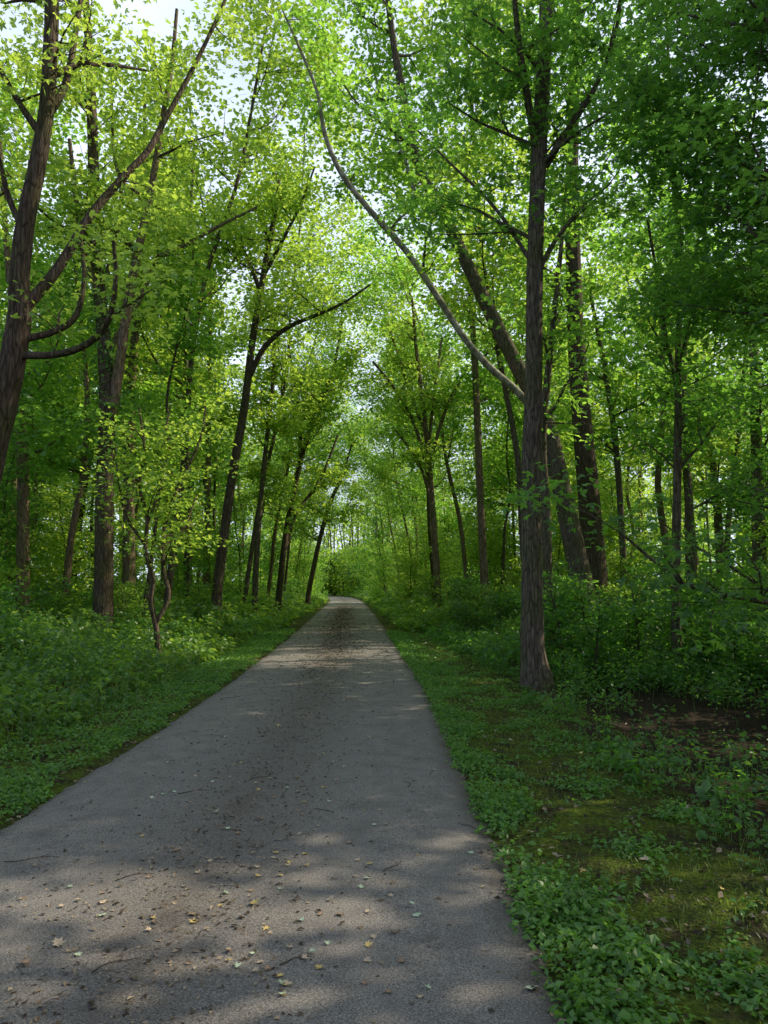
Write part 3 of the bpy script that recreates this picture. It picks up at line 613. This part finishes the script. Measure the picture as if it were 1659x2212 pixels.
for u, v, c, s in LP:
    g = G(u, v); dd = g[0]-float(cx(g[1])); onp = abs(dd) < 1.6
    z = pz(g[0], g[1])+.004 if onp else gz(g[0], g[1])+.06
    o = bpy.data.objects.new('fallen_leaf', random.choice(lm_[c])); C.objects.link(o)
    o.location = (g[0], g[1], float(z)); o.rotation_euler = (random.uniform(-.25, .25), random.uniform(-.25, .25), random.uniform(0, 6.28)); o.scale = (s*.62,)*3
    where = 'path' if onp else 'mossy right verge'
    tag(o, '%s fallen leaf lying on the %s' % (c, where if not onp else 'grey path surface'), 'leaf', '%s leaves on the %s' % (c, where))
for u, v, L_, a in [(70, 1865, .3, .1), (850, 1880, .2, 1.2), (290, 1905, .2, .5), (700, 1760, .2, 2.2), (880, 1700, .2, 1.7), (420, 1720, .25, .3), (560, 1690, .2, .9), (1010, 1790, .2, 2), (640, 2090, .15, .4), (250, 2100, .2, .7), (500, 1510, .4, 1.1)]:
    g = G(u, v); n = 6; t = np.linspace(-.5, .5, n)
    pts = np.stack([t*L_, .12*L_*np.sin(t*5+a*3), .006+0*t], -1)
    R_ = np.array([[math.cos(a), -math.sin(a), 0], [math.sin(a), math.cos(a), 0], [0, 0, 1]]); pts = pts@R_.T
    side = np.array([pts[3], pts[3]+R_@np.array([L_*.18, L_*.14, .004])])
    o = tubes_obj('twig', [(pts, np.linspace(.003, .0012, n), 5), (side, np.array([.002, .001]), 4)], B_brown, None, np.zeros(3))
    o.location = (g[0], g[1], float(pz(g[0], g[1])))
    tag(o, 'thin brown twig lying on the path', 'twig', 'twigs on the path')

# ---------------------------------------------------------------- light and camera
EL = math.radians(38); AZ = math.radians(80)
w = bpy.data.worlds.new('World'); bpy.context.scene.world = w; w.use_nodes = True
nt = w.node_tree; N = nt.nodes; L = nt.links; bg = N['Background']; sk = N.new('ShaderNodeTexSky'); sk.sky_type = 'NISHITA'; sk.sun_disc = False
sk.sun_elevation = EL; sk.sun_rotation = AZ; sk.dust_density = 2.5; sk.air_density = 1.0
tc = N.new('ShaderNodeTexCoord'); mp = N.new('ShaderNodeMapping'); mp.inputs['Scale'].default_value = (1, 1, 2.2); L.new(tc.outputs['Generated'], mp.inputs[0])
cn = N.new('ShaderNodeTexNoise'); cn.inputs['Scale'].default_value = 2.6; cn.inputs['Detail'].default_value = 5; cn.inputs['Roughness'].default_value = .5; L.new(mp.outputs[0], cn.inputs[0])
cr = ramp(N, [(.36, (.7, .7, .7)), (.55, (1, 1, 1))]); L.new(cn.outputs[0], cr.inputs[0])
dp = N.new('ShaderNodeVectorMath'); dp.operation = 'DOT_PRODUCT'; L.new(tc.outputs['Generated'], dp.inputs[0]); dp.inputs[1].default_value = (0.0, .88, .47)
hz = N.new('ShaderNodeMapRange'); hz.inputs['From Min'].default_value = .46; hz.inputs['From Max'].default_value = .72; hz.inputs['To Min'].default_value = .2; hz.inputs['To Max'].default_value = 1; L.new(dp.outputs['Value'], hz.inputs['Value'])
mu = N.new('ShaderNodeMath'); mu.operation = 'MULTIPLY'; L.new(cr.outputs[0], mu.inputs[0]); L.new(hz.outputs[0], mu.inputs[1])
cm = N.new('ShaderNodeMix'); cm.data_type = 'RGBA'; L.new(mu.outputs[0], cm.inputs['Factor']); L.new(sk.outputs[0], cm.inputs['A']); cm.inputs['B'].default_value = (7.0, 8.0, 9.7, 1)
L.new(cm.outputs['Result'], bg.inputs[0]); bg.inputs[1].default_value = .15
sl = bpy.data.lights.new('sun', 'SUN'); sl.energy = 5; sl.angle = math.radians(.5); sl.color = (1, .89, .7)
so = bpy.data.objects.new('sun', sl); C.objects.link(so)
so.rotation_euler = Vector((math.cos(EL)*math.sin(AZ), math.cos(EL)*math.cos(AZ), math.sin(EL))).to_track_quat('Z', 'Y').to_euler()
cd = bpy.data.cameras.new('camera'); co = bpy.data.objects.new('camera', cd); C.objects.link(co)
cd.sensor_fit = 'VERTICAL'; cd.angle = 2*math.atan(1106/F); cd.clip_end = 3000; cd.clip_start = .05
co.location = (0, 0, H); co.rotation_euler = (math.radians(90)+PITCH, 0, 0)
sc = bpy.context.scene; sc.camera = co
sc.view_settings.view_transform = 'Standard'; sc.view_settings.look = 'None'; sc.view_settings.exposure = 0
bpy.context.view_layer.update()
print('FACES', sum(len(m.polygons) for m in bpy.data.meshes))
